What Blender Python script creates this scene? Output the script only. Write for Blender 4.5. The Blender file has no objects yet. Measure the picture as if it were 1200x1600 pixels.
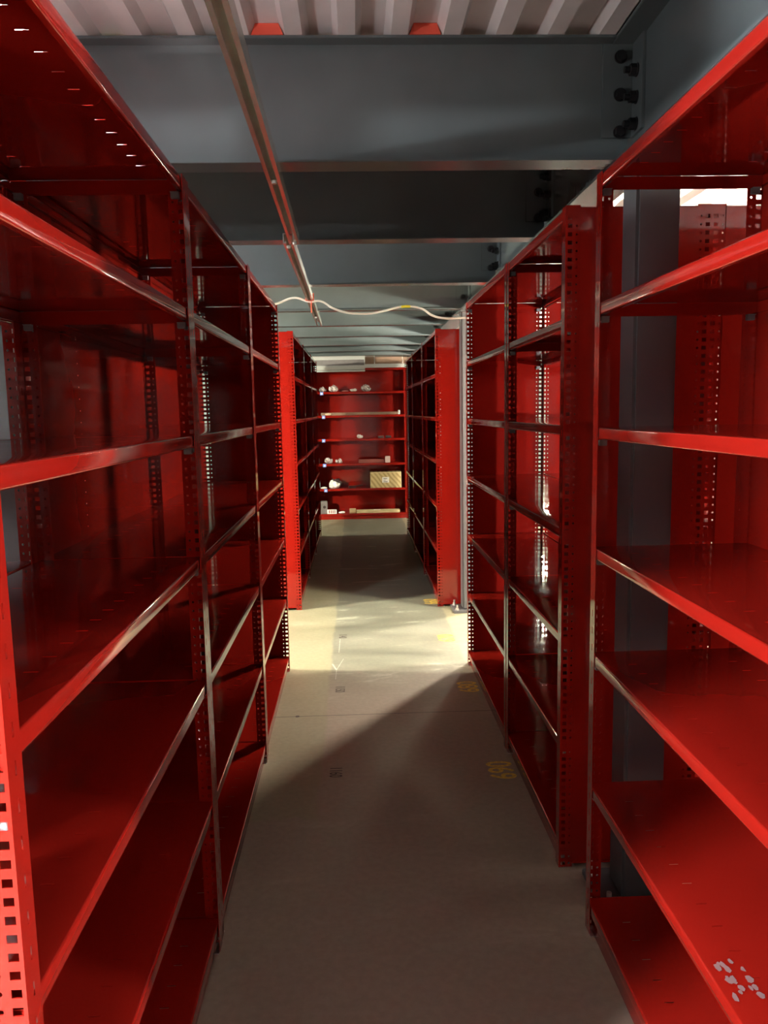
import bpy, bmesh, math, random
from mathutils import Matrix, Vector, noise
random.seed(4)
S = bpy.context.scene
C = S.collection
H = 2.21                      # height of the shelving posts
BAY = 1.26

# ------------------------------------------------------------------ materials
def mat(name, build):
    m = bpy.data.materials.new(name); m.use_nodes = True
    nt = m.node_tree; b = nt.nodes['Principled BSDF']
    build(nt, b); return m
def N(nt, t, **kw):
    n = nt.nodes.new(t)
    for k, v in kw.items(): setattr(n, k, v)
    return n
def noise_node(nt, scale, detail=3, coord='Object', stretch=(1, 1, 1)):
    tc = N(nt, 'ShaderNodeTexCoord'); mp = N(nt, 'ShaderNodeMapping'); ns = N(nt, 'ShaderNodeTexNoise')
    mp.inputs['Scale'].default_value = stretch
    ns.inputs['Scale'].default_value = scale; ns.inputs['Detail'].default_value = detail
    nt.links.new(tc.outputs[coord], mp.inputs[0]); nt.links.new(mp.outputs[0], ns.inputs['Vector'])
    return ns
def ramp(nt, src, stops):
    r = N(nt, 'ShaderNodeValToRGB'); e = r.color_ramp.elements
    while len(e) < len(stops): e.new(.5)
    for i, (p, c) in enumerate(stops):
        e[i].position = p; e[i].color = (*c, 1) if len(c) == 3 else c
    nt.links.new(src, r.inputs[0]); return r
def simple(name, col, rough=.5, metal=0, var=.12, scale=6, bump=0, bscale=40, spec=.5, stretch=(1, 1, 1)):
    def f(nt, b):
        ns = noise_node(nt, scale, 4, stretch=stretch)
        lo = tuple(c * (1 - var) for c in col); hi = tuple(min(1, c * (1 + var)) for c in col)
        r = ramp(nt, ns.outputs['Fac'], [(.3, lo), (.7, hi)])
        nt.links.new(r.outputs[0], b.inputs['Base Color'])
        b.inputs['Roughness'].default_value = rough; b.inputs['Metallic'].default_value = metal
        b.inputs['Specular IOR Level'].default_value = spec
        if bump:
            n2 = noise_node(nt, bscale, 3, stretch=stretch); bp = N(nt, 'ShaderNodeBump')
            bp.inputs['Strength'].default_value = bump; bp.inputs['Distance'].default_value = .01
            nt.links.new(n2.outputs['Fac'], bp.inputs['Height']); nt.links.new(bp.outputs[0], b.inputs['Normal'])
    return mat(name, f)

def red_build(bumpamt, rough):
    def f(nt, b):
        ns = noise_node(nt, 2.5, 4)
        r = ramp(nt, ns.outputs['Fac'], [(.3, (.195, .0068, .0038)), (.7, (.215, .0076, .0045))])
        nt.links.new(r.outputs[0], b.inputs['Base Color'])
        n3 = noise_node(nt, 9, 5)
        r3 = ramp(nt, n3.outputs['Fac'], [(.35, (rough,) * 3), (.75, (rough + .07,) * 3)])
        nt.links.new(r3.outputs[0], b.inputs['Roughness'])
        b.inputs['Specular IOR Level'].default_value = .5
        n2 = noise_node(nt, 3.2, 1); bp = N(nt, 'ShaderNodeBump')
        bp.inputs['Strength'].default_value = bumpamt; bp.inputs['Distance'].default_value = .02
        nt.links.new(n2.outputs['Fac'], bp.inputs['Height']); nt.links.new(bp.outputs[0], b.inputs['Normal'])
    return f
RED = mat('red_enamel', red_build(.03, .05))
REDP = mat('red_enamel_panel', red_build(.045, .05))
BEAM = simple('grey_steel_paint', (.082, .098, .102), .24, 0, .10, 3, .02, 8)
COLP = simple('column_paint', (.075, .075, .080), .38, 0, .08, 3)
BOLT = simple('dark_bolt_steel', (.02, .02, .022), .45, .6, .2, 20)
ZINC = simple('zinc_plated_steel', (.62, .62, .60), .30, .9, .12, 12)
GALV = simple('galvanised_channel', (.70, .70, .66), .27, .85, .10, 14, .02, 30)
DECK = simple('galvanised_deck', (.62, .59, .58), .45, .0, .10, 5)
WALLM = simple('painted_wall', (.32, .30, .29), .7, 0, .05, 2)
WHITE = simple('white_fixture_paint', (.45, .45, .44), .35, 0, .04, 4)
CABLE = simple('white_cable_sheath', (.80, .78, .70), .4, 0, .05, 12)
ORANGE = simple('orange_webbing', (.75, .09, .04), .6, 0, .15, 30)
YTAPE = simple('yellow_tape', (.80, .68, .04), .5, 0, .08, 30)
YPAINT = simple('worn_yellow_floor_paint', (.62, .42, .05), .6, 0, .35, 60)
INK = simple('dark_marker', (.06, .04, .04), .8, 0, .3, 50)
CHALK = simple('chalk', (.34, .335, .30), .9, 0, .15, 40)
KRAFT = simple('kraft_cardboard', (.42, .30, .15), .8, 0, .12, 15)
TAN = simple('tan_board', (.55, .45, .25), .75, 0, .10, 10)
BROWN = simple('brown_board', (.20, .12, .08), .75, 0, .12, 12)
PAPER = simple('white_paper', (.78, .76, .72), .7, 0, .05, 20)
GREYM = simple('grey_plastic', (.17, .15, .15), .5, 0, .1, 20)
DARKM = simple('dark_hardware', (.05, .03, .03), .4, .3, .2, 30)
BLUE = simple('blue_tag', (.16, .24, .66), .45, 0, .25, 60)
def bag_build(nt, b):
    ns = noise_node(nt, 28, 5)
    r = ramp(nt, ns.outputs['Fac'], [(.38, (.20, .13, .13)), (.62, (.72, .66, .64))])
    nt.links.new(r.outputs[0], b.inputs['Base Color']); b.inputs['Roughness'].default_value = .22
    b.inputs['Specular IOR Level'].default_value = .7
BAG = mat('crinkled_clear_plastic', bag_build)
def residue_build(nt, b):
    b.inputs['Base Color'].default_value = (.20, .105, .105, 1); b.inputs['Roughness'].default_value = .8
RESID = mat('paper_residue', residue_build)
def emis(name, col, strength):
    def f(nt, b):
        b.inputs['Base Color'].default_value = (.8, .8, .8, 1)
        b.inputs['Emission Color'].default_value = (*col, 1); b.inputs['Emission Strength'].default_value = strength
    return mat(name, f)
def carton_build(nt, b):
    tc = N(nt, 'ShaderNodeTexCoord'); mp = N(nt, 'ShaderNodeMapping'); mp.inputs['Rotation'].default_value = (0, math.radians(38), 0)
    w = N(nt, 'ShaderNodeTexWave'); w.inputs['Scale'].default_value = 6; w.inputs['Distortion'].default_value = 2.5; w.inputs['Detail'].default_value = 2
    nt.links.new(tc.outputs['Object'], mp.inputs[0]); nt.links.new(mp.outputs[0], w.inputs[0])
    r = ramp(nt, w.outputs['Fac'], [(.25, (.33, .24, .10)), (.6, (.50, .39, .19))])
    nt.links.new(r.outputs[0], b.inputs['Base Color']); b.inputs['Roughness'].default_value = .75
CARTON = mat('printed_carton', carton_build)

def floor_build(nt, b):
    L = nt.links.new
    tc = N(nt, 'ShaderNodeTexCoord'); sep = N(nt, 'ShaderNodeSeparateXYZ'); L(tc.outputs['Object'], sep.inputs[0])
    X, Y = sep.outputs['X'], sep.outputs['Y']
    def m(op, a, c, clamp=False):
        n = N(nt, 'ShaderNodeMath', operation=op); n.use_clamp = clamp
        for i, v in enumerate((a, c)):
            if isinstance(v, (int, float)): n.inputs[i].default_value = v
            else: L(v, n.inputs[i])
        return n.outputs[0]
    wob = noise_node(nt, 3.0, 4); w2 = noise_node(nt, 14, 4)
    wv = m('MULTIPLY', m('SUBTRACT', wob.outputs['Fac'], .5), .05)
    wr = m('MULTIPLY', m('SUBTRACT', w2.outputs['Fac'], .5), .10)
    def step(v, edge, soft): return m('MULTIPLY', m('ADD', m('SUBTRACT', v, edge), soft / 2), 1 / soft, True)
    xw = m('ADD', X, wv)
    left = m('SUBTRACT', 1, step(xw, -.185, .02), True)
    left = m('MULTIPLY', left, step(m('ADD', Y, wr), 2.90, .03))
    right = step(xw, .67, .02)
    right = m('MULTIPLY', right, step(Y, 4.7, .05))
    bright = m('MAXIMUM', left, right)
    # cloudy concrete, streaked across the aisle
    n1 = noise_node(nt, 3.2, 8, stretch=(.5, 1.7, 1)); n1.inputs['Roughness'].default_value = .62
    n2 = noise_node(nt, 40, 3)
    r1 = ramp(nt, n1.outputs['Fac'], [(.32, (.092, .090, .071)), (.50, (.134, .130, .100)), (.60, (.156, .152, .118)), (.66, (.28, .276, .22))])
    n1.inputs['Distortion'].default_value = .6
    # the streaks show in the cross aisle, further on in patches, nearer the slab is even
    streaky = m('MULTIPLY', step(Y, 4.4, .8), .85)
    plain = ramp(nt, n1.outputs['Fac'], [(.3, (.270, .206, .160)), (.7, (.305, .237, .186))])  # near slab tone, red bounce off the shelving put into the colour
    mx = N(nt, 'ShaderNodeMix', data_type='RGBA'); L(m('ADD', streaky, .15), mx.inputs[0])
    L(plain.outputs[0], mx.inputs[6]); L(r1.outputs[0], mx.inputs[7])
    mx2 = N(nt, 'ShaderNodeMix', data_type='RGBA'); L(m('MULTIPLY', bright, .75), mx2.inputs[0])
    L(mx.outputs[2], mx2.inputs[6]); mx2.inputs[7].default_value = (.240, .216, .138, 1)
    sp = ramp(nt, n2.outputs['Fac'], [(.35, (.93,) * 3), (.65, (1.05,) * 3)])
    mx3 = N(nt, 'ShaderNodeMix', data_type='RGBA', blend_type='MULTIPLY'); mx3.inputs[0].default_value = 1
    L(mx2.outputs[2], mx3.inputs[6]); L(sp.outputs[0], mx3.inputs[7])
    # control joint
    j = m('ABSOLUTE', m('SUBTRACT', Y, m('ADD', 3.945, m('MULTIPLY', wv, .06))), 0)
    jm = m('LESS_THAN', j, .0035)
    mx4 = N(nt, 'ShaderNodeMix', data_type='RGBA'); L(m('MULTIPLY', jm, .8), mx4.inputs[0]); L(mx3.outputs[2], mx4.inputs[6])
    mx4.inputs[7].default_value = (.05, .035, .03, 1)
    L(mx4.outputs[2], b.inputs['Base Color'])
    rr = ramp(nt, n1.outputs['Fac'], [(.3, (.42,) * 3), (.7, (.62,) * 3)]); L(rr.outputs[0], b.inputs['Roughness'])
    bp = N(nt, 'ShaderNodeBump'); bp.inputs['Strength'].default_value = .06; bp.inputs['Distance'].default_value = .01
    L(n2.outputs['Fac'], bp.inputs['Height']); L(bp.outputs[0], b.inputs['Normal'])
FLOOR = mat('concrete_slab', floor_build)

# ------------------------------------------------------------------ helpers
def me(name, bm, m, angle=35):
    bmesh.ops.recalc_face_normals(bm, faces=bm.faces[:])
    d = bpy.data.meshes.new(name); bm.to_mesh(d); bm.free()
    for p in d.polygons: p.use_smooth = True
    d.set_sharp_from_angle(angle=math.radians(angle))
    for x in (m if isinstance(m, (list, tuple)) else [m]): d.materials.append(x)
    return d
def link(name, data, parent=None, loc=(0, 0, 0), rz=0, label=None, cat=None, group=None, kind=None):
    o = bpy.data.objects.new(name, data); C.objects.link(o)
    if parent: o.parent = parent
    o.location = loc; o.rotation_euler = (0, 0, rz)
    if label: o['label'] = label
    if cat: o['category'] = cat
    if group: o['group'] = group
    if kind: o['kind'] = kind
    return o
def box(bm, x0, y0, z0, x1, y1, z1, bevel=0, mi=0):
    r = bmesh.ops.create_cube(bm, size=1)
    vs = r['verts']
    bmesh.ops.scale(bm, vec=(x1 - x0, y1 - y0, z1 - z0), verts=vs)
    bmesh.ops.translate(bm, vec=((x0 + x1) / 2, (y0 + y1) / 2, (z0 + z1) / 2), verts=vs)
    fs = list({f for v in vs for f in v.link_faces})
    for f in fs: f.material_index = mi
    if bevel:
        bmesh.ops.bevel(bm, geom=list({e for v in vs for e in v.link_edges}), offset=bevel, segments=2, affect='EDGES')
def cyl(bm, p, axis, r, h, n=16, r2=None, mi=0):
    res = bmesh.ops.create_cone(bm, cap_ends=True, segments=n, radius1=r, radius2=r if r2 is None else r2, depth=h)
    q = Vector((0, 0, 1)).rotation_difference(Vector(axis))
    bmesh.ops.rotate(bm, cent=(0, 0, 0), matrix=q.to_matrix(), verts=res['verts'])
    bmesh.ops.translate(bm, vec=Vector(p) + Vector(axis).normalized() * h / 2, verts=res['verts'])
    for f in {f for v in res['verts'] for f in v.link_faces}: f.material_index = mi
def sheet(bm, us, vs, cell, mapf, thick):
    """Folded sheet metal: grid over us x vs; cell(i,j) -> 0 solid, 1 hole, 2 round hole; mapf(u,v) -> point."""
    V = {}
    def v(i, j):
        if (i, j) not in V: V[i, j] = bm.verts.new(mapf(us[i], vs[j]))
        return V[i, j]
    new = []
    for i in range(len(us) - 1):
        for j in range(len(vs) - 1):
            k = cell(i, j)
            if k == 1: continue
            c = [v(i, j), v(i + 1, j), v(i + 1, j + 1), v(i, j + 1)]
            if k == 0: new.append(bm.faces.new(c)); continue
            uc, vc = (us[i] + us[i + 1]) / 2, (vs[j] + vs[j + 1]) / 2
            r = min(us[i + 1] - us[i], vs[j + 1] - vs[j]) * .36
            o = [bm.verts.new(mapf(uc + r * math.cos(math.radians(a)), vc + r * math.sin(math.radians(a))))
                 for a in (202.5, 247.5, 292.5, 337.5, 22.5, 67.5, 112.5, 157.5)]
            for s in range(4):
                a, b2 = o[(2 * s) % 8], o[(2 * s + 1) % 8]
                # side s of the cell faces octagon edge (1,2),(3,4),(5,6),(7,0)
                p, q = o[(2 * s + 1) % 8], o[(2 * s + 2) % 8]
                new.append(bm.faces.new([c[s], c[(s + 1) % 4], q, p]))
                new.append(bm.faces.new([c[s], p, a]))
    bmesh.ops.recalc_face_normals(bm, faces=new)
    bmesh.ops.solidify(bm, geom=new, thickness=thick)

# ------------------------------------------------------------------ shelving parts
PITCH = .0254
ROWS = 86
def post_mesh(sl, sd):
    """Slotted angle post; corner at the origin, flange along sl*x in the face plane, web along sd*y."""
    bm = bmesh.new()
    us = [0, .0055, .0195, .029, .039, .045]; vs = [0.0]
    for k in range(ROWS):
        c = .0145 + k * PITCH; vs += [c - .006, c + .006]
    vs += [H]
    def web(i, j):
        if j % 2 == 1 and j < len(vs) - 1: return 1 if i == 1 else 2 if i == 3 else 0
        return 0
    sheet(bm, us, vs, web, lambda u, v: (0, sd * u, v), .0018 )
    us2 = [0, .0185, .0225, .040]; vs2 = [0.0]
    for k in range(43):
        c = .030 + k * PITCH * 2; vs2 += [c - .010, c + .010]
    vs2 += [H]
    sheet(bm, us2, vs2, lambda i, j: 1 if (i == 1 and j % 2 == 1) else 0, lambda u, v: (sl * u, 0, v), .0018)
    return me('post', bm, RED, 20)
POSTS = {(a, b): post_mesh(a, b) for a in (1, -1) for b in (1, -1)}
def foot_mesh():
    bm = bmesh.new()
    box(bm, .0, .0, 0, .052, .056, .003, .001)
    cyl(bm, (.026, .030, .003), (0, 0, 1), .009, .003, 12); cyl(bm, (.026, .030, .006), (0, 0, 1), .0065, .008, 6)
    cyl(bm, (.026, .030, .014), (0, 0, 1), .0035, .010, 8)
    return me('foot_plate', bm, ZINC)
FOOT = foot_mesh()
DEP = .455
LIP = .031
def shelf_mesh(L):
    bm = bmesh.new()
    # developed profile, back return -> back lip -> deck -> front lip -> front return; r = bend radius
    r = .0035; pts = []
    def arc(cx, cz, a0, a1, n=4):
        for k in range(n + 1):
            a = math.radians(a0 + (a1 - a0) * k / n); pts.append((cx + r * math.cos(a), cz + r * math.sin(a)))
    y0, y1 = .0025, DEP
    pts.append((y1 - .013, -LIP)); arc(y1 - r, -LIP + r, -90, 0); arc(y1 - r, -r, 0, 90)
    nb = len(pts)
    slots = [.0705, .0935, .3545, .3775]
    for s in reversed(slots): pts.append((s, 0.0))
    arc(y0 + r, -r, 90, 180)
    nf = len(pts)
    pts.append((y0, -.0175))
    arc(y0 + r, -LIP + r, 180, 270); pts.append((y0 + .013, -LIP))
    vs = list(range(len(pts)))
    us = [0.0, .050, .055]
    n = int((L - .16) / .0778) + 1; a = (L - (n - 1) * .0778) / 2
    for k in range(n): us += [a + k * .0778 - .0017, a + k * .0778 + .0017]
    us += [L - .055, L - .050, L]
    us = sorted(us)
    slotcols = {i for i in range(len(us) - 1) if abs(us[i + 1] - us[i] - .0034) < 1e-5}
    rows = {nb, nb + 2}
    lipcols = {1, len(us) - 3}
    def cell(i, j):
        if i in slotcols and j in rows: return 1
        return 0
    sheet(bm, us, vs, cell, lambda u, v: (u, pts[v][0], pts[v][1]), -.0011)
    for x in (0.0006, L - .0016):         # folded side lips
        box(bm, x, y0 + .004, -LIP - .004, x + .001, y1 - .004, -.0012)
    for x in (.052, L - .052):           # bolt hole punched in the front lip: dark plug seen through it
        cyl(bm, (x, y0 - .0006, -.016), (0, 1, 0), .0026, .0012, 10, mi=1)
    return me('shelf', bm, [RED, BOLT], 40)
def clip_mesh():
    bm = bmesh.new()
    box(bm, 0, .004, -.016, .013, .026, -.0002, .001); box(bm, 0, .004, -.0012, .018, .026, 0)
    return me('shelf_clip', bm, simple('dull_zinc', (.14, .12, .12), .45, .5))
CLIP = clip_mesh()
SHELF = {}
def panel_mesh(name, w, h, holes_at=None, thick=.0009, m=None):
    bm = bmesh.new()
    us = [0.0]
    if holes_at: us += [holes_at - .0035, holes_at + .0035]
    us += [w]
    vs = [0.0]
    if holes_at:
        k = .03
        while k < h - .02: vs += [k - .0035, k + .0035]; k += .0381
    vs += [h]
    sheet(bm, us, vs, lambda i, j: 2 if (holes_at and i == 1 and j % 2 == 1) else 0, lambda u, v: (u, 0, v), thick)
    # turned-in stiffening flanges at the ends
    return bm
def back_panel(L, seam=True):
    bm = panel_mesh('b', L, H - .06, .41 if seam and L > .5 else None)
    return me('back_panel', bm, REDP)
def end_panel(w):
    bm = panel_mesh('e', w, H - .03, None)
    box(bm, 0, .001, 0, w, .010, .0012); box(bm, 0, .0, H - .08, w, .0016, H - .0785)
    return me('end_panel', bm, REDP)
def kick_mesh(L):
    bm = bmesh.new(); box(bm, .002, .012, .002, L - .002, .0135, .055); box(bm, .002, .0135, .002, L - .002, .024, .0035)
    return me('kick_plate', bm, RED)

HS = [2.205, 1.868, 1.528, 1.186, .825, .455, .083]
def bay(origin, rz, L, label, group, back=True, end0=False, end1=False, seam=True, heights=HS, clips=True, feet=True, kick=True):
    t = link('shelving_bay', None, None, (*origin, 0), rz, label, 'shelving', group)
    t.empty_display_size = .2
    l = L - .003
    for (x, sl) in ((.0015, 1), (.0015 + l, -1)):
        for (y, sd) in ((0, 1), (DEP + .006, -1)):
            p = link('post', POSTS[sl, sd], t, (x, y, 0))
            if feet:
                f = link('foot_plate', FOOT, p); f.scale = (sl, sd, 1); f['label'] = 'zinc foot plate with anchor bolt'
    sl_ = round(l - .008, 4)
    if sl_ not in SHELF: SHELF[sl_] = shelf_mesh(sl_)
    shelves = []
    for z in heights:
        s = link('shelf', SHELF[sl_], t, (.0055, .001, z)); shelves.append(s)
        if clips:
            for (cx, sx) in ((.001, 1), (sl_ - .001, -1)):
                for (cy, sy) in ((.008, 1), (DEP - .008, -1)):
                    c = link('shelf_clip', CLIP, s, (cx, cy, -LIP - .004)); c.scale = (sx, sy, 1); c['label'] = 'bare zinc clip under the shelf'
    if kick: link('kick_plate', kick_mesh(sl_), t, (.0055, 0, 0))
    if back:
        a, b_ = (0, 1) if back is True else back
        link('back_panel', back_panel((l - .010) * (b_ - a), seam), t, (.0065 + (l - .010) * a, DEP + .0022, .05))
    for (e, x) in ((end0, -.0005), (end1, L + .0005)):
        if e:
            p = link('end_panel', end_panel(DEP + .006 - .086), t, (x, .043, .02), math.pi / 2)
            if x > 0: p.scale = (1, -1, 1)
    return t, shelves

XL, XLF, XR, XRF = -.438, -.462, .674, .642
ZB, ZD = 2.191, 4.714
R90 = math.pi / 2
gl = 'red shelving bays left of the near aisle'; gr = 'red shelving bays right of the near aisle'
glf = 'red shelving bays left of the far aisle'; grf = 'red shelving bays right of the far aisle'
bay((XL, ZB - BAY), R90, BAY, 'empty red steel shelving bay nearest on the left, its slotted post at the left edge', gl, back=(0, .66), end0=True)
bay((XL, ZB), R90, BAY, 'middle of three empty red shelving bays left of the near aisle, glossy back panel', gl)
bay((XL, ZB + BAY), R90, BAY, 'last red shelving bay left of the near aisle, beside the bright cross aisle', gl, end1=True)
bay((XL - 2 * DEP - .014, ZB), -R90, BAY, 'red shelving bay standing back to back behind the nearest left bay', 'red shelving bays back to back behind others', back=(.34, 1), end1=True, clips=False)
for k, lb in enumerate(['first red shelving bay left of the far aisle, bright end panel facing the camera',
                        'second red shelving bay left of the far aisle, behind the bright end panel',
                        'third red shelving bay left of the far aisle, next to the stocked shelves']):
    bay((XLF, 6.178 + k * 1.258), R90, 1.258, lb, glf, end0=(k == 0), end1=(k == 2), clips=False)
hR = list(HS); hR[4] = .872; hR[5] = .468; hR[6] = .095
tR, shR = bay((XR, 2.197 ), -R90, BAY, 'empty red steel shelving bay nearest on the right, in front of the grey column', gr, heights=hR, end1=True)
bay((XR, 3.468), -R90, .961, 'narrow empty red shelving bay right of the aisle, just behind the near column', gr, end1=True)
bay((XR, 4.729), -R90, BAY, 'red shelving bay right of the aisle, ending at the bright cross aisle', gr, back=(.34, 1), end0=True)
bay((-2.45, 3.452), R90, BAY, 'unseen red shelving bay added on the left to block lamp light', None, end1=True, clips=False)  # out of view, added to block the left cross aisle lamp
bay((XR + 2 * DEP + .014, .937), R90, BAY, 'unseen red bay added behind the nearest right bay to shield lamp light', 'red shelving bays back to back behind others', end0=True, end1=True, back=False, clips=False)  # added out of view; end panels shield the gap behind from lamp light
bay((XR + 2 * DEP + .014, 2.507), R90, .961, 'narrow red shelving bay back to back behind the right row', 'red shelving bays back to back behind others', end0=True, back=False, clips=False)
bay((XR + 2 * DEP + .014, 3.468), R90, BAY, 'red shelving bay behind the right row, its lit end panel showing through', 'red shelving bays back to back behind others', end1=True, back=False, clips=False)
for k, lb in enumerate(['first red shelving bay right of the far aisle, end panel behind the pale column',
                        'second red shelving bay right of the far aisle, behind the column and end panel',
                        'third red shelving bay right of the far aisle, next to the stocked shelves']):
    bay((XRF, 6.169 + (k + 1) * 1.261), -R90, 1.261, lb, grf, end1=(k == 0), end0=(k == 2), clips=False)
BY = 11.45; BX = -.605
tB, shB = bay((BX, BY), 0, 1.37, 'stocked red shelving bay closing the far end of the aisle', None, seam=False, end0=True, end1=True, clips=False)
def tag_mesh():
    bm = bmesh.new(); box(bm, -.024, -.0035, -.026, .024, 0, .020, .0015); cyl(bm, (0, -.003, -.004), (0, -1, 0), .011, .002, 14, mi=1)
    return me('blue_tag', bm, [BLUE, PAPER])
TAGM = tag_mesh()
for s, x in zip(shB[1:6], (.130, .148, .140, .144, .152)):
    g = link('blue_tag', TAGM, s, (x, .0, -.018)); g['label'] = 'blue tag on the shelf front'
# paper scraps of a torn label on one shelf of the near right bay
bm = bmesh.new(); rr = random.Random(9)
for k in range(20):
    gx, gy = rr.random(), rr.random()
    # shelf-local: x runs towards the camera, y into the shelf
    cx, cy = .770 + gx * .105, .020 + gy * .055
    n = 7; a0 = rr.random() * 6; sz = .0035 + .005 * rr.random()
    bm.faces.new([bm.verts.new((cx + sz * (1 + .6 * rr.random()) * math.cos(a0 + i * 2 * math.pi / n), cy + sz * (.5 + .7 * rr.random()) * math.sin(a0 + i * 2 * math.pi / n), k * .00006)) for i in range(n)])
g = link('label_residue', me('label_residue', bm, RESID), shR[5], (0, 0, .0017)); g['label'] = 'torn white paper label residue'

# ------------------------------------------------------------------ goods on the far shelves
def blob(name, m, x0, x1, y, z, h, d, label, cat, group, seed, crump=.5, flat=.6):
    bm = bmesh.new(); bmesh.ops.create_icosphere(bm, subdivisions=4, radius=1)
    w = (x1 - x0) / 2
    for v in bm.verts:
        p = v.co.copy(); n1 = noise.noise(p * 1.6 + Vector((seed * 3.1, 0, seed)));
        n2 = noise.turbulence(p * 3.2 + Vector((seed, seed * 2, 0)), 3, True)
        f = 1 + crump * n1 * .7 + crump * (n2 - .5) * .5
        zz = (p.z + 1) / 2 * f
        zz = zz * (1 - .45 * abs(noise.noise(Vector((p.x * 2.2 + seed, p.y * 2, 1)))) * flat)
        v.co = (p.x * w * (.85 + .25 * (f - 1)), p.y * d / 2 * f, max(0.0004, zz * h - .04 * h))
    return link(name, me(name, bm, m, 22), None, ((x0 + x1) / 2, y, z), 0, label, cat, group)
Yf = BY + .03
z2, z3, z4, z5, z6, z7 = [z + .0016 for z in HS[1:]]
def cuboid(name, m, x0, x1, y0, y1, z0, z1, label, cat, group=None, bev=.003, rz=0):
    bm = bmesh.new(); w, d, h = x1 - x0, y1 - y0, z1 - z0
    box(bm, -w / 2, -d / 2, 0, w / 2, d / 2, h, bev)
    return link(name, me(name, bm, m), None, ((x0 + x1) / 2, (y0 + y1) / 2, z0), rz, label, cat, group)
gb = 'plastic bags on the stocked shelves'
blob('plastic_bag', BAG, -.53, -.39, BY + .16, z2, .075, .16, 'dull plastic bag at the left end of the second shelf down, far bay', 'bag', gb, 1)
blob('plastic_bag', BAG, -.385, -.215, BY + .12, z2, .095, .17, 'shiny clear plastic bag, biggest lump left on the second shelf down, far bay', 'bag', gb, 2)
blob('packet', simple('pink_packet', (.45, .16, .14), .5), -.19, -.07, BY + .08, z2, .026, .10, 'flat pink packet between bags on the second shelf down, far bay', 'packet', None, 3, .2)
blob('paper_sheet', PAPER, -.068, .052, BY + .10, z2, .045, .10, 'crumpled white paper on the second shelf down, far bay', 'paper', None, 4, .6)
blob('plastic_bag', BAG, .09, .262, BY + .12, z2, .095, .16, 'rightmost crinkled clear bag on the second shelf down, far bay', 'bag', gb, 5, .8)
# long carton with a white end cap
bm = bmesh.new(); box(bm, -.575, -.04, 0, .55, .04, .040, .002)
lc = link('long_carton', me('long_carton', bm, BROWN), None, (.085, BY + .075, z3), math.radians(-1.2), 'long thin brown carton lying across the third shelf down, far bay', 'carton')
bm = bmesh.new(); box(bm, .551, -.036, .0, .58, .036, .062, .006)
link('end_cap', me('end_cap', bm, PAPER), lc)['label'] = 'white end cap'
blob('paper_scrap', simple('tan_paper', (.5, .38, .26), .8), -.44, -.335, BY + .035 , z3, .035, .04, 'small tan paper scrap before the long brown carton', 'paper', None, 6, .7)
blob('paper_sheet', PAPER, .02, .122, BY + .09, z4, .058, .09, 'crumpled white paper alone in the middle of the fourth shelf down', 'paper', None, 7, .8)
def bracket(name, x, y, z, sc, label, group):
    bm = bmesh.new(); box(bm, -.045, -.02, 0, .045, .02, .005, .001); box(bm, -.045, .014, 0, .045, .02, .034, .001)
    for q in (-.025, .025): cyl(bm, (q, 0, .005), (0, 0, 1), .007, .010, 6)
    o = link(name, me(name, bm, DARKM), None, (x, y, z), sc, label, 'bracket', group); return o
bracket('metal_bracket', .385, BY + .07, z4, .3, 'left one of the dark metal brackets on the fourth shelf down', 'dark brackets')
bracket('metal_bracket', .485, BY + .10, z4, -.4, 'right one of the dark metal brackets on the fourth shelf down', 'dark brackets')
blob('plastic_bag', BAG, -.468, -.325, BY + .10, z5, .078, .12, 'taller pale bag at the left of the fifth shelf down, far bay', 'bag', gb, 8, .7)
blob('plastic_bag', BAG, -.31, -.182, BY + .10, z5, .058, .12, 'lower pale bag beside the taller one, fifth shelf down, far bay', 'bag', gb, 9, .7)
cuboid('long_box', simple('maroon_board', (.22, .06, .05), .6), .045, .425, BY + .09, BY + .17, z5, z5 + .048, 'long low maroon box on the fifth shelf down, far bay', 'box')
cuboid('small_box', simple('pinkish_white_board', (.60, .46, .44), .6), .436, .510, BY + .05, BY + .12, z5, z5 + .092, 'small upright pale box at the right of the fifth shelf down', 'box')
blob('envelope', PAPER, -.535, -.42, BY + .06, z6, .030, .09, 'flat white envelope at the left end of the sixth shelf down', 'envelope', None, 10, .1)
blob('plastic_bag', PAPER, -.425, -.225, BY + .10, z6, .095, .14, 'bright white crumpled bag on the sixth shelf down, far bay', 'bag', gb, 11, .9)
blob('cloth_bundle', DARKM, -.42, -.20, BY + .26, z6, .13, .14, 'dark bundle behind the white bag on the sixth shelf down', 'bundle', None, 12, .6)
# hand brush
bm = bmesh.new(); box(bm, -.055, -.02, .012, .055, .02, .032, .005); box(bm, -.052, -.017, 0, .052, .017, .012)
cyl(bm, (.055, 0, .024), (1, 0, .12), .010, .11, 10, .007)
link('hand_brush', me('hand_brush', bm, DARKM), None, (-.06, BY + .12, z6), .1, 'dark hand brush lying left of the big carton', 'brush')
bm = bmesh.new(); box(bm, -.228, -.14, 0, .228, .14, .232, .004)
ct = link('cardboard_carton', me('cardboard_carton', bm, CARTON), None, (.440, BY + .155, z6), 0, 'large patterned tan carton on the sixth shelf down, right side', 'carton')
bm = bmesh.new(); box(bm, -.055, -.1422, .076, .048, -.1403, .158)
lb = link('shipping_label', me('shipping_label', bm, PAPER), ct); lb['label'] = 'white shipping label'
bm = bmesh.new()
for zz, a, c in ((.140, -.036, .022), (.132, -.036, .010), (.112, -.036, -.005), (.092, -.036, .026), (.086, -.036, .020)): box(bm, a, -.1428, zz - .0022, c, -.1421, zz + .0022)
link('label_print', me('label_print', bm, INK), lb)
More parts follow.
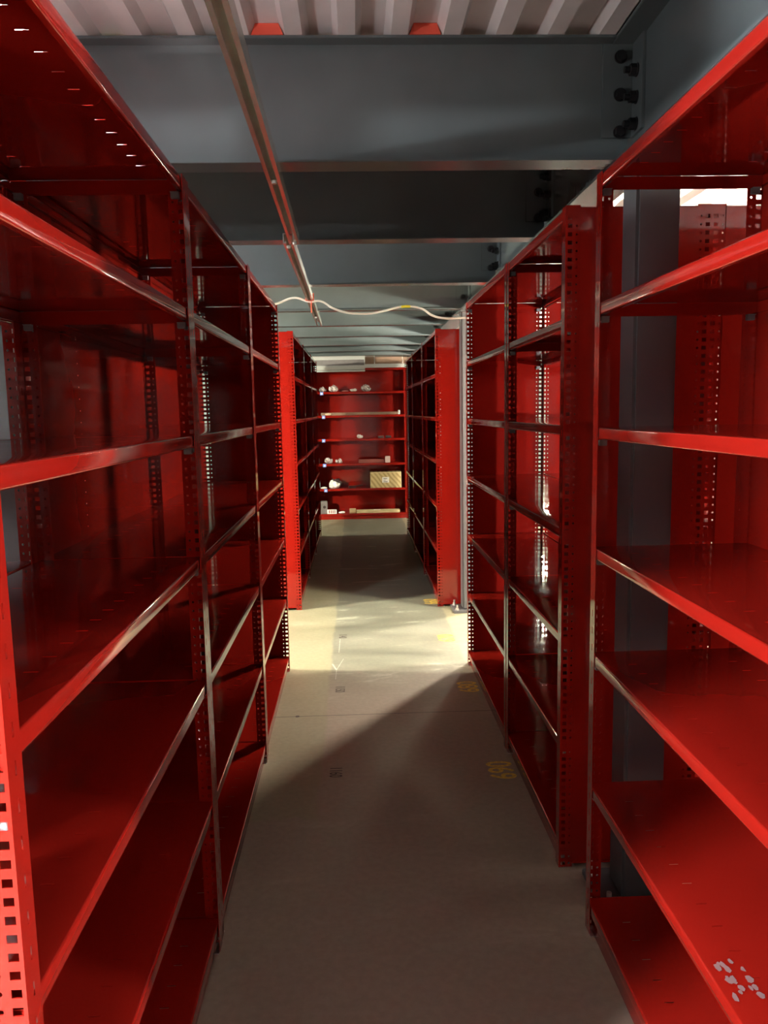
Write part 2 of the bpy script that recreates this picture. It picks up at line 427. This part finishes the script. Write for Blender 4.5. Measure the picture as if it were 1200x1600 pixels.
bm = bmesh.new(); box(bm, -.228, -.1412, .222, .228, -.1401, .2315); box(bm, -.228, -.1412, 0, -.221, -.1401, .222); box(bm, .221, -.1412, 0, .228, -.1401, .222)
link('edge_tape', me('edge_tape', bm, TAN), ct)
# bottom shelf
bm = bmesh.new(); box(bm, -.048, -.05, 0, .048, .05, .185, .006)
sb = link('speaker_box', me('speaker_box', bm, GREYM), None, (-.485, BY + .11, z7), .1, 'small grey box with a dark round hole on the bottom shelf', 'box')
bm = bmesh.new(); cyl(bm, (.002, -.0515, .098), (0, 1, 0), .022, .003, 24)
link('round_hole', me('round_hole', bm, DARKM), sb)
bm = bmesh.new(); box(bm, -.07, -.004, 0, .07, .004, .062, .001)
for x in (-.045, -.018, .009, .036): box(bm, x, -.0052, .008, x + .012, -.0041, .054, mi=1)
link('striped_card', me('striped_card', bm, [PAPER, RED]), None, (-.368, BY + .04, z7), 0, 'red and white striped card on the bottom shelf beside the grey box', 'card')
blob('paper_sheet', PAPER, -.28, -.165, BY + .08, z7, .028, .08, 'small flat white paper on the bottom shelf, far bay', 'paper', None, 13, .3)
cuboid('small_box', TAN, -.108, -.012, BY + .10, BY + .19, z7, z7 + .055, 'small tan box left of the long flat board', 'box')
fb = cuboid('flat_carton', TAN, -.005, .640, BY + .03, BY + .16, z7, z7 + .040, 'long flat tan carton on the bottom shelf, right side', 'carton', None, .003, math.radians(1.0))
bm = bmesh.new(); box(bm, -.065, -.052, .0402, .035, .01, .0412)
link('paper_label', me('paper_label', bm, PAPER), fb)['label'] = 'white paper label'

# ------------------------------------------------------------------ steel frame
BB, BT, FW, FT, WT = 2.33, 2.686, .098, .008, .007
def ibeam(bm, L, d, fw, ft, wt, axis='x', cope=0):
    def B(a0, c0, z0, a1, c1, z1, bev=.0015):
        if axis == 'x': box(bm, a0, c0, z0, a1, c1, z1, bev)
        else: box(bm, c0, a0, z0, c1, a1, z1, bev)
    B(0, -wt / 2, ft * .5, L, wt / 2, d - ft * .5, 0)
    B(0, -fw / 2, 0, L - cope, fw / 2, ft); B(0, -fw / 2, d - ft, L - cope, fw / 2, d)
def bolt_mesh():
    bm = bmesh.new()
    cyl(bm, (0, 0, 0), (0, -1, 0), .0195, .004, 20); cyl(bm, (0, -.004, 0), (0, -1, 0), .0165, .012, 6, .0155)
    return me('bolt', bm, BOLT)
BM = bolt_mesh()
def nut_mesh():
    bm = bmesh.new()
    cyl(bm, (0, 0, 0), (-1, 0, 0), .0195, .004, 20); cyl(bm, (-.004, 0, 0), (-1, 0, 0), .017, .018, 6); cyl(bm, (-.022, 0, 0), (-1, 0, 0), .010, .016, 12)
    return me('nut', bm, BOLT)
NM = nut_mesh()
def clip_angle_mesh(h):
    bm = bmesh.new()      # origin at the girder web / back of the beam web
    box(bm, -.10, -.0135, 0, 0, -.0035, h, .001); box(bm, -.010, -.1, 0, 0, -.0135, h, .001)
    return me('clip_angle', bm, BEAM)
BX0, BX1 = -4.3, .862
beamY = [2.51, 3.58, 4.79, 5.99, 7.02, 8.02, 9.06, 9.94, 10.74, 1.40, .30, -.80]
bl = ['nearest dark grey steel beam across the aisle with three bolt heads', 'second dark grey ceiling beam from the camera, in shade',
      'third grey ceiling beam, over the bright cross aisle', 'fourth ceiling beam, pale lit, just above the hanging white cable',
      'fifth ceiling beam, first one past the end of the metal channel', 'sixth ceiling beam, over the first far shelving bays',
      'seventh ceiling beam, over the second far shelving bays', 'eighth ceiling beam, over the third far shelving bays',
      'last ceiling beam before the white trunking', 'ceiling beam above the nearest shelving bays, out of frame overhead', 'ceiling beam overhead of the camera, out of frame', 'ceiling beam behind the camera, out of frame']
bm = bmesh.new(); ibeam(bm, BX1 - BX0, BT - BB, FW, FT, WT, 'x', .05); BMESH = me('steel_beam', bm, BEAM)
CA = clip_angle_mesh(.27)
for y, lab in zip(beamY, bl):
    b = link('steel_beam', BMESH, None, (BX0, y, BB), 0, lab, 'beam', 'ceiling beams across the aisle')
    link('clip_angle', CA, b, (.8785 - BX0, 0, .075))
    for k in range(3):
        z = .090 + .1085 * k
        o = link('bolt', BM, b, (.832 - BX0, -.0135 if .832 > .7785 else -.0035, z))
# girder on the columns
GX = .882
bm = bmesh.new(); ibeam(bm, 15, BT - BB + .004, .150, .011, .007, 'y'); 
g = link('steel_girder', me('steel_girder', bm, BEAM), None, (GX, -2, BB - .006), 0, 'grey steel girder running along the aisle above the right shelves', 'girder')
for y in beamY[:3]:
    for z in (2.431, 2.507, 2.584): link('nut', NM, g, (-.0135, y - .235 + .18 + 2, z - BB + .006))
# columns
def column(y, label, gx=GX):
    bm = bmesh.new(); box(bm, -.0635, -.0635, .02, .0635, .0635, BB - .008, .009)
    c = link('steel_column', me('steel_column', bm, COLP), None, (gx, y, 0), 0, label, 'column', 'steel columns under the girder')
    bm = bmesh.new(); box(bm, -.14, -.115, 0, .14, .115, .02, .002); link('base_plate', me('base_plate', bm, COLP), c)
    for x in (-.112, .112):
        for yy in (-.085, .085):
            bm = bmesh.new(); cyl(bm, (x, yy, .02), (0, 0, 1), .018, .003, 16); cyl(bm, (x, yy, .023), (0, 0, 1), .014, .014, 6); cyl(bm, (x, yy, .037), (0, 0, 1), .008, .025, 10)
            link('anchor_bolt', me('anchor_bolt', bm, ZINC), c)['label'] = 'zinc anchor bolt with nut'
    bm = bmesh.new(); box(bm, -.075, -.09, BB - .018, .075, .09, BB - .0065, .002); link('cap_plate', me('cap_plate', bm, COLP), c)
column(2.3515, 'dark square steel column behind the nearest right shelving bay')
column(2.3515, 'pale square steel column behind the left shelving, seen past the slotted posts', -1.036)
column(6.045, 'pale lit square steel column beside the right end panel of the far aisle')

# galvanised channel under the beams
def channel(name, x, y0, y1, z, lab, tilt=0):
    bm = bmesh.new(); L = y1 - y0
    w, h, t = .0205, .041, .0025
    prof = [(-w, 0), (-w + .011, 0), (-w + .011, .008), (-w + .011 - t, .008), (-w + .011 - t, t), (-w + t, t), (-w + t, h - t), (w - t, h - t), (w - t, t), (w - .011 + t, t), (w - .011 + t, .008), (w - .011, .008), (w - .011, 0), (w, 0), (w, h), (-w, h)]
    a = [bm.verts.new((px, 0, pz)) for px, pz in prof]; b = [bm.verts.new((px, L, pz)) for px, pz in prof]
    n = len(prof)
    for i in range(n): bm.faces.new([a[i], a[(i + 1) % n], b[(i + 1) % n], b[i]])
    bm.faces.new(a); bm.faces.new(b[::-1])
    return link(name, me(name, bm, GALV, 25), None, (x, y0, z), tilt, lab, 'channel', 'metal channels under the beams')
ch1 = channel('strut_channel', -.210, .2, 3.425, 2.289, 'nearer galvanised metal channel running along under the ceiling beams', .0085)
ch2 = channel('strut_channel', -.262, 3.40, 6.64, 2.289, 'farther galvanised channel ending in mid air behind the white cable', .0035)
def cbolt(parent, x, y):
    bm = bmesh.new(); cyl(bm, (x, y, .002), (0, 0, -1), .010, .003, 14); cyl(bm, (x, y, -.001), (0, 0, -1), .008, .007, 6); link('bolt', me('bolt', bm, ZINC), parent)['label'] = 'zinc bolt'
cbolt(ch1, 0, 2.31); cbolt(ch1, .004, 3.19); cbolt(ch2, -.002, .06); cbolt(ch2, 0, 2.59)

def tube(name, pts, r, m, lab=None, cat=None, parent=None, res=6):
    cu = bpy.data.curves.new(name, 'CURVE'); cu.dimensions = '3D'; cu.bevel_depth = r; cu.bevel_resolution = 3; cu.resolution_u = res; cu.use_fill_caps = True
    sp = cu.splines.new('BEZIER'); sp.bezier_points.add(len(pts) - 1)
    for p, q in zip(sp.bezier_points, pts): p.co = q; p.handle_left_type = p.handle_right_type = 'AUTO'
    tmp = bpy.data.objects.new('tmp', cu); C.objects.link(tmp)
    bpy.context.view_layer.update()
    d = bpy.data.meshes.new_from_object(tmp.evaluated_get(bpy.context.evaluated_depsgraph_get()))
    bpy.data.objects.remove(tmp); d.materials.clear(); d.materials.append(m); d.name = name
    for p in d.polygons: p.use_smooth = True
    return link(name, d, parent, (0, 0, 0), 0, lab, cat)
ZC = 5.1; k = ZC / 5.6
def cp(x, h): return (x * k, ZC, 1.587 + (h - 1.587) * k)
cpts = [(-.80, 4.45, 2.2165), (-.66, 4.60, 2.2165), (-.54, 4.78, 2.225), (-.47, ZC, 2.274), cp(-.40, 2.377), (-.268, ZC, 2.281), cp(-.22, 2.352), cp(-.135, 2.303), cp(-.04, 2.272), cp(.043, 2.264), cp(.13, 2.264), cp(.223, 2.279), cp(.32, 2.303), cp(.40, 2.308), cp(.493, 2.288), cp(.56, 2.245), cp(.628, 2.225), cp(.786, 2.224), (.95, 5.15, 2.16), (1.0, 5.3, 2.18)]
cab = tube('power_cable', cpts, .0065, CABLE, 'white cable drooping across the aisle below the ceiling beams', 'cable', None, 8)
tube('tape_band', [cp(.345, 2.306), cp(.375, 2.3085), cp(.408, 2.3075)], .0078, YTAPE, parent=cab)['label'] = 'yellow tape band'
# orange strap round channel and cable
bm = bmesh.new()
box(bm, -.026, -.012, -.004, .026, .012, -.0015, .0005); box(bm, -.026, -.012, -.004, -.0225, .012, .044); box(bm, .0225, -.012, -.004, .026, .012, .044)
box(bm, .008, -.010, -.075, .012, .014, -.004, .001)
link('orange_strap', me('orange_strap', bm, ORANGE), None, (-.268, 5.1, 2.289), .2, 'orange strap tied round the metal channel at the white cable', 'strap')

# ------------------------------------------------------------------ setting
def struct(name, bm, m, loc=(0, 0, 0)): return link(name, me(name, bm, m), None, loc, kind='structure')
X0, X1, Y0, Y1 = -4.6, 5.2, -8.0, 12.9
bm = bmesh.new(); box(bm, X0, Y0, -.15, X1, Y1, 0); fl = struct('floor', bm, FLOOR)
bm = bmesh.new(); prof = []
x = X0; p = .1555
while x < X1:
    prof += [(x, 0), (x + .050, 0), (x + .068, .034), (x + .1375, .034)]; x += p
n = int((Y1 - Y0) / 1.1)
rows = [[bm.verts.new((px + .068, Y0 + (Y1 - Y0) * k / n, pz)) for px, pz in prof] for k in range(n + 1)]
for ra, rb in zip(rows, rows[1:]):
    for i in range(len(prof) - 1): bm.faces.new([ra[i], rb[i], rb[i + 1], ra[i + 1]])
e = [e for e in bm.edges if e.is_boundary]
ext = bmesh.ops.extrude_edge_only(bm, edges=e)
for v in [v for v in ext['geom'] if isinstance(v, bmesh.types.BMVert)]: v.co.z = .05
d_ = me('ceiling', bm, DECK, 10)
for q in d_.polygons: q.use_smooth = False
link('ceiling', d_, None, (0, 0, BT + .001), kind='structure')
bm = bmesh.new(); box(bm, X0, Y0, 2.74, X1, Y1, 2.84); struct('ceiling_slab', bm, WALLM)
for nm, b in dict(wall_left=(X0 - .1, Y0, 0, X0, Y1, 2.74), wall_right=(X1, Y0, 0, X1 + .1, Y1, 2.74), wall_back=(X0, Y1, 0, X1, Y1 + .1, 2.74), wall_front=(X0, Y0 - .1, 0, X1, Y0, 2.74)).items():
    bm = bmesh.new(); box(bm, *b); struct(nm, bm, WALLM)

def text(s, name, loc, rz, size, sx, m, label, parent, bold=0.0):
    cu = bpy.data.curves.new(name, 'FONT'); cu.body = s; cu.size = size; cu.align_x = 'CENTER'; cu.align_y = 'CENTER'; cu.offset = bold; cu.extrude = .0003
    tmp = bpy.data.objects.new('tmp', cu); C.objects.link(tmp); bpy.context.view_layer.update()
    d = bpy.data.meshes.new_from_object(tmp.evaluated_get(bpy.context.evaluated_depsgraph_get()))
    bpy.data.objects.remove(tmp); d.materials.clear(); d.materials.append(m); d.name = name
    o = link(name, d, parent, loc, rz); o.scale = (sx, 1, 1)
    if label: o['label'] = label
    return o
for s, y, x in (('690', 3.256, .618), ('680', 4.308, .622), ('670', 5.285, .610), ('660', 6.34, .604)):
    text(s, 'painted_number', (x, y, .0006), R90, .160, .72, YPAINT, 'yellow painted number ' + s, fl, .0018)
for s, y in (('1160', 3.29), ('1150', 4.332), ('1140', 5.40)):
    text(s, 'marked_number', (-.122, y, .0006), -R90, .080, .62, INK, 'small dark number ' + s, fl)
bm = bmesh.new()
def stroke(a, b, w):
    a, b = Vector((*a, .0006)), Vector((*b, .0006)); n = Vector((0, 0, 1)).cross(b - a).normalized() * w / 2
    bm.faces.new([bm.verts.new(q) for q in (a - n, b - n, b + n, a + n)])
stroke((-.178, 4.79), (-.148, 4.67), .010); stroke((-.148, 4.67), (-.108, 4.885), .004); stroke((-.148, 4.67), (-.150, 4.50), .004)
stroke((-.138, 5.33), (-.140, 5.02), .004)
for v in bm.verts: v.co.z = .0012
link('chalk_arrow', me('chalk_arrow', bm, CHALK), fl)['label'] = 'white chalk arrow'
bm = bmesh.new(); cyl(bm, (-.337, 3.945, .0002), (0, 0, 1), .011, .0006, 16)
link('joint_hole', me('joint_hole', bm, INK), fl)['label'] = 'dark hole on the floor joint'

# red closure blocks filling two flutes of the deck over the nearest beam
REDC = simple('red_closure_foam', (.62, .075, .04), .6, 0, .08, 20)
for x, lab in ((-.231, 'left red closure block in a ceiling flute, just right of the metal channel'), (.2355, 'right red closure block in a ceiling flute, above the nearest beam')):
    bm = bmesh.new()
    q = [bm.verts.new(p) for yy in (0, .03) for p in ((-.0478, yy, .0006), (.0478, yy, .0006), (.0345, yy, .0335), (-.0345, yy, .0335))]
    for f in ((0, 1, 2, 3), (7, 6, 5, 4), (0, 4, 5, 1), (1, 5, 6, 2), (2, 6, 7, 3), (3, 7, 4, 0)): bm.faces.new([q[k] for k in f])
    bmesh.ops.bevel(bm, geom=bm.edges[:], offset=.0015, segments=1, affect='EDGES')
    link('flute_closure', me('flute_closure', bm, REDC), None, (x, 2.464, BT + .001), 0, lab, 'closure block', 'red flute closures')

# white trunking over the stocked bay
bm = bmesh.new()
box(bm, -.80, 0, .165, .160, .05, .222, .004); box(bm, -.80, -.012, .028, .160, .05, .085, .004); box(bm, -.80, -.004, .0, .160, .05, .022, .004); box(bm, .1505, -.004, .085, .160, .05, .17)
t1 = link('cable_trunking', me('cable_trunking', bm, WHITE), None, (0, 11.0, 2.132), 0, 'white double trunking above the stocked shelving, left half', 'trunking')
bm = bmesh.new(); box(bm, -.80, .045, .01, .150, .052, .20)
link('dark_board', me('dark_board', bm, GREYM), t1)['label'] = 'grey board standing in for the dark gap between the white rails'  # grey sheet put in to paint the dark gap between the rails
bm = bmesh.new(); box(bm, .10, 0, .0, .79, .06, .052, .004)
t2 = link('cable_trunking', me('cable_trunking', bm, WHITE), None, (0, 11.25, 2.195), 0, 'white trunking under a dark board above the stocked shelving, right half', 'trunking')
bm = bmesh.new(); box(bm, .10, .03, .052, .79, .05, .150, .002)
link('dark_board', me('dark_board', bm, BROWN), t2)['label'] = 'dark brown backing board'
for t_, xs, z0 in ((t1, (-.7, .1), .22), (t2, (.3, .7), .045)):
    for x in xs:
        bm = bmesh.new(); cyl(bm, (x, .03, z0), (0, 0, 1), .004, BT + .02 - z0 - (2.132 if t_ is t1 else 2.195), 8); link('hanger_rod', me('hanger_rod', bm, ZINC), t_)
# lamps: short strip lights in the neighbouring aisles, with some unseen lights added
def lamp(x, y, z, L, strength, label, col=(1, .97, .80), rz=0, stand=False):
    bm = bmesh.new(); box(bm, -.028, -L / 2 - .02, .03, .028, L / 2 + .02, .075, .004)
    o = link('added_light' if stand else 'strip_light', me('strip_light', bm, WHITE), None, (x, y, z), rz, label, 'lamp', 'unseen added lights on stands' if stand else 'strip lights in the neighbouring aisles')
    bm = bmesh.new(); box(bm, -.045, -L / 2, -.03, .045, L / 2, .03, .010)
    link('diffuser', me('diffuser', bm, emis('lit_diffuser', col, strength)), o)['label'] = 'glowing diffuser'
    if stand:
        bm = bmesh.new(); cyl(bm, (0, 0, -z + .03), (0, 0, 1), .012, z - .06, 12)
        for a in (0, 2.09, 4.19): cyl(bm, (0, 0, -z + .22), (math.cos(a), math.sin(a), -.42), .008, .50, 8)
        link('stand', me('stand', bm, ZINC), o); return
    for yy in (-L / 2 + .06, L / 2 - .06):
        bm = bmesh.new(); cyl(bm, (0, yy, .075), (0, 0, 1), .003, max(.02, BT + .03 - z - .075), 8); link('hanger_rod', me('hanger_rod', bm, ZINC), o)
WARM = (1, .97, .74); COOL = (.95, .98, 1)
lamp(2.25, 4.90, 2.02, .36, 1600, 'strip light right of the cross aisle, beyond the right shelving', WARM, R90)
lamp(-3.30, 5.12, 2.08, .36, 4600, 'strip light left of the cross aisle, beyond the left shelving', WARM, R90)
lamp(2.15, 6.75, 2.02, .30, 2400, 'strip light right of the far shelving', (1, .90, .74), R90)
lamp(2.20, 3.30, 1.90, .36, 110, 'strip light in the next aisle on the right', COOL)
lamp(-1.50, .15, 2.14, .2, 800, 'strip light to the left behind the camera', COOL)
lamp(-.66, 1.62, 2.30, .30, 58, 'added strip light hidden above the nearest left shelving, between beams', COOL)  # out of view, added to brighten the deck flutes and nearest beam
lamp(-1.95, 4.10, 2.28, .36, 420, 'added strip light hidden behind the left shelving', COOL)  # out of view, added to brighten the third and fourth beams
lamp(2.6, 10.02, 2.18, .36, 420, 'strip light right of the stocked shelving', WARM, R90)
lamp(-2.6, 10.02, 2.18, .36, 420, 'strip light left of the stocked shelving', WARM, R90)
lamp(4.30, -.70, 1.40, .2, 6600, 'unseen added light on a stand to the right behind the camera', COOL, stand=True)  # low height and stand made up to brighten the left shelf fronts
lamp(-1.50, .15, 1.62, .2, 2700, 'unseen added light on a stand to the left behind the camera', COOL, stand=True)  # low second source added to brighten the right shelf fronts, stand made up

# ------------------------------------------------------------------ camera, world, view
R = ((.999125, .018568, -.037487), (-.023232, .991489, -.1281), (.034789, .128859, .991053))
def w(v): return Vector((v[0], v[2], -v[1]))       # (right, down, forward) -> blender
right, down, fwd = w(R[0]), w(R[1]), w(R[2])
M = Matrix((right, -down, -fwd)).transposed().to_4x4(); M.translation = (0, 0, 1.586566)
cam = bpy.data.cameras.new('camera'); co = bpy.data.objects.new('camera', cam); C.objects.link(co); co.matrix_world = M
cam.sensor_fit = 'VERTICAL'; cam.sensor_height = 36; cam.lens = 1219.0176 * 36 / 1600; cam.clip_start = .02
S.camera = co
wd = bpy.data.worlds.new('world'); S.world = wd; wd.use_nodes = True
wd.node_tree.nodes['Background'].inputs[0].default_value = (.01, .01, .01, 1)
S.view_settings.view_transform = 'Standard'; S.view_settings.look = 'None'; S.view_settings.gamma = 1; S.view_settings.exposure = .6
S.view_settings.use_curve_mapping = False
S.cycles.max_bounces = 14; S.cycles.diffuse_bounces = 8; S.cycles.glossy_bounces = 8
S.cycles.use_denoising = True; S.cycles.sample_clamp_indirect = 6; S.cycles.blur_glossy = .3
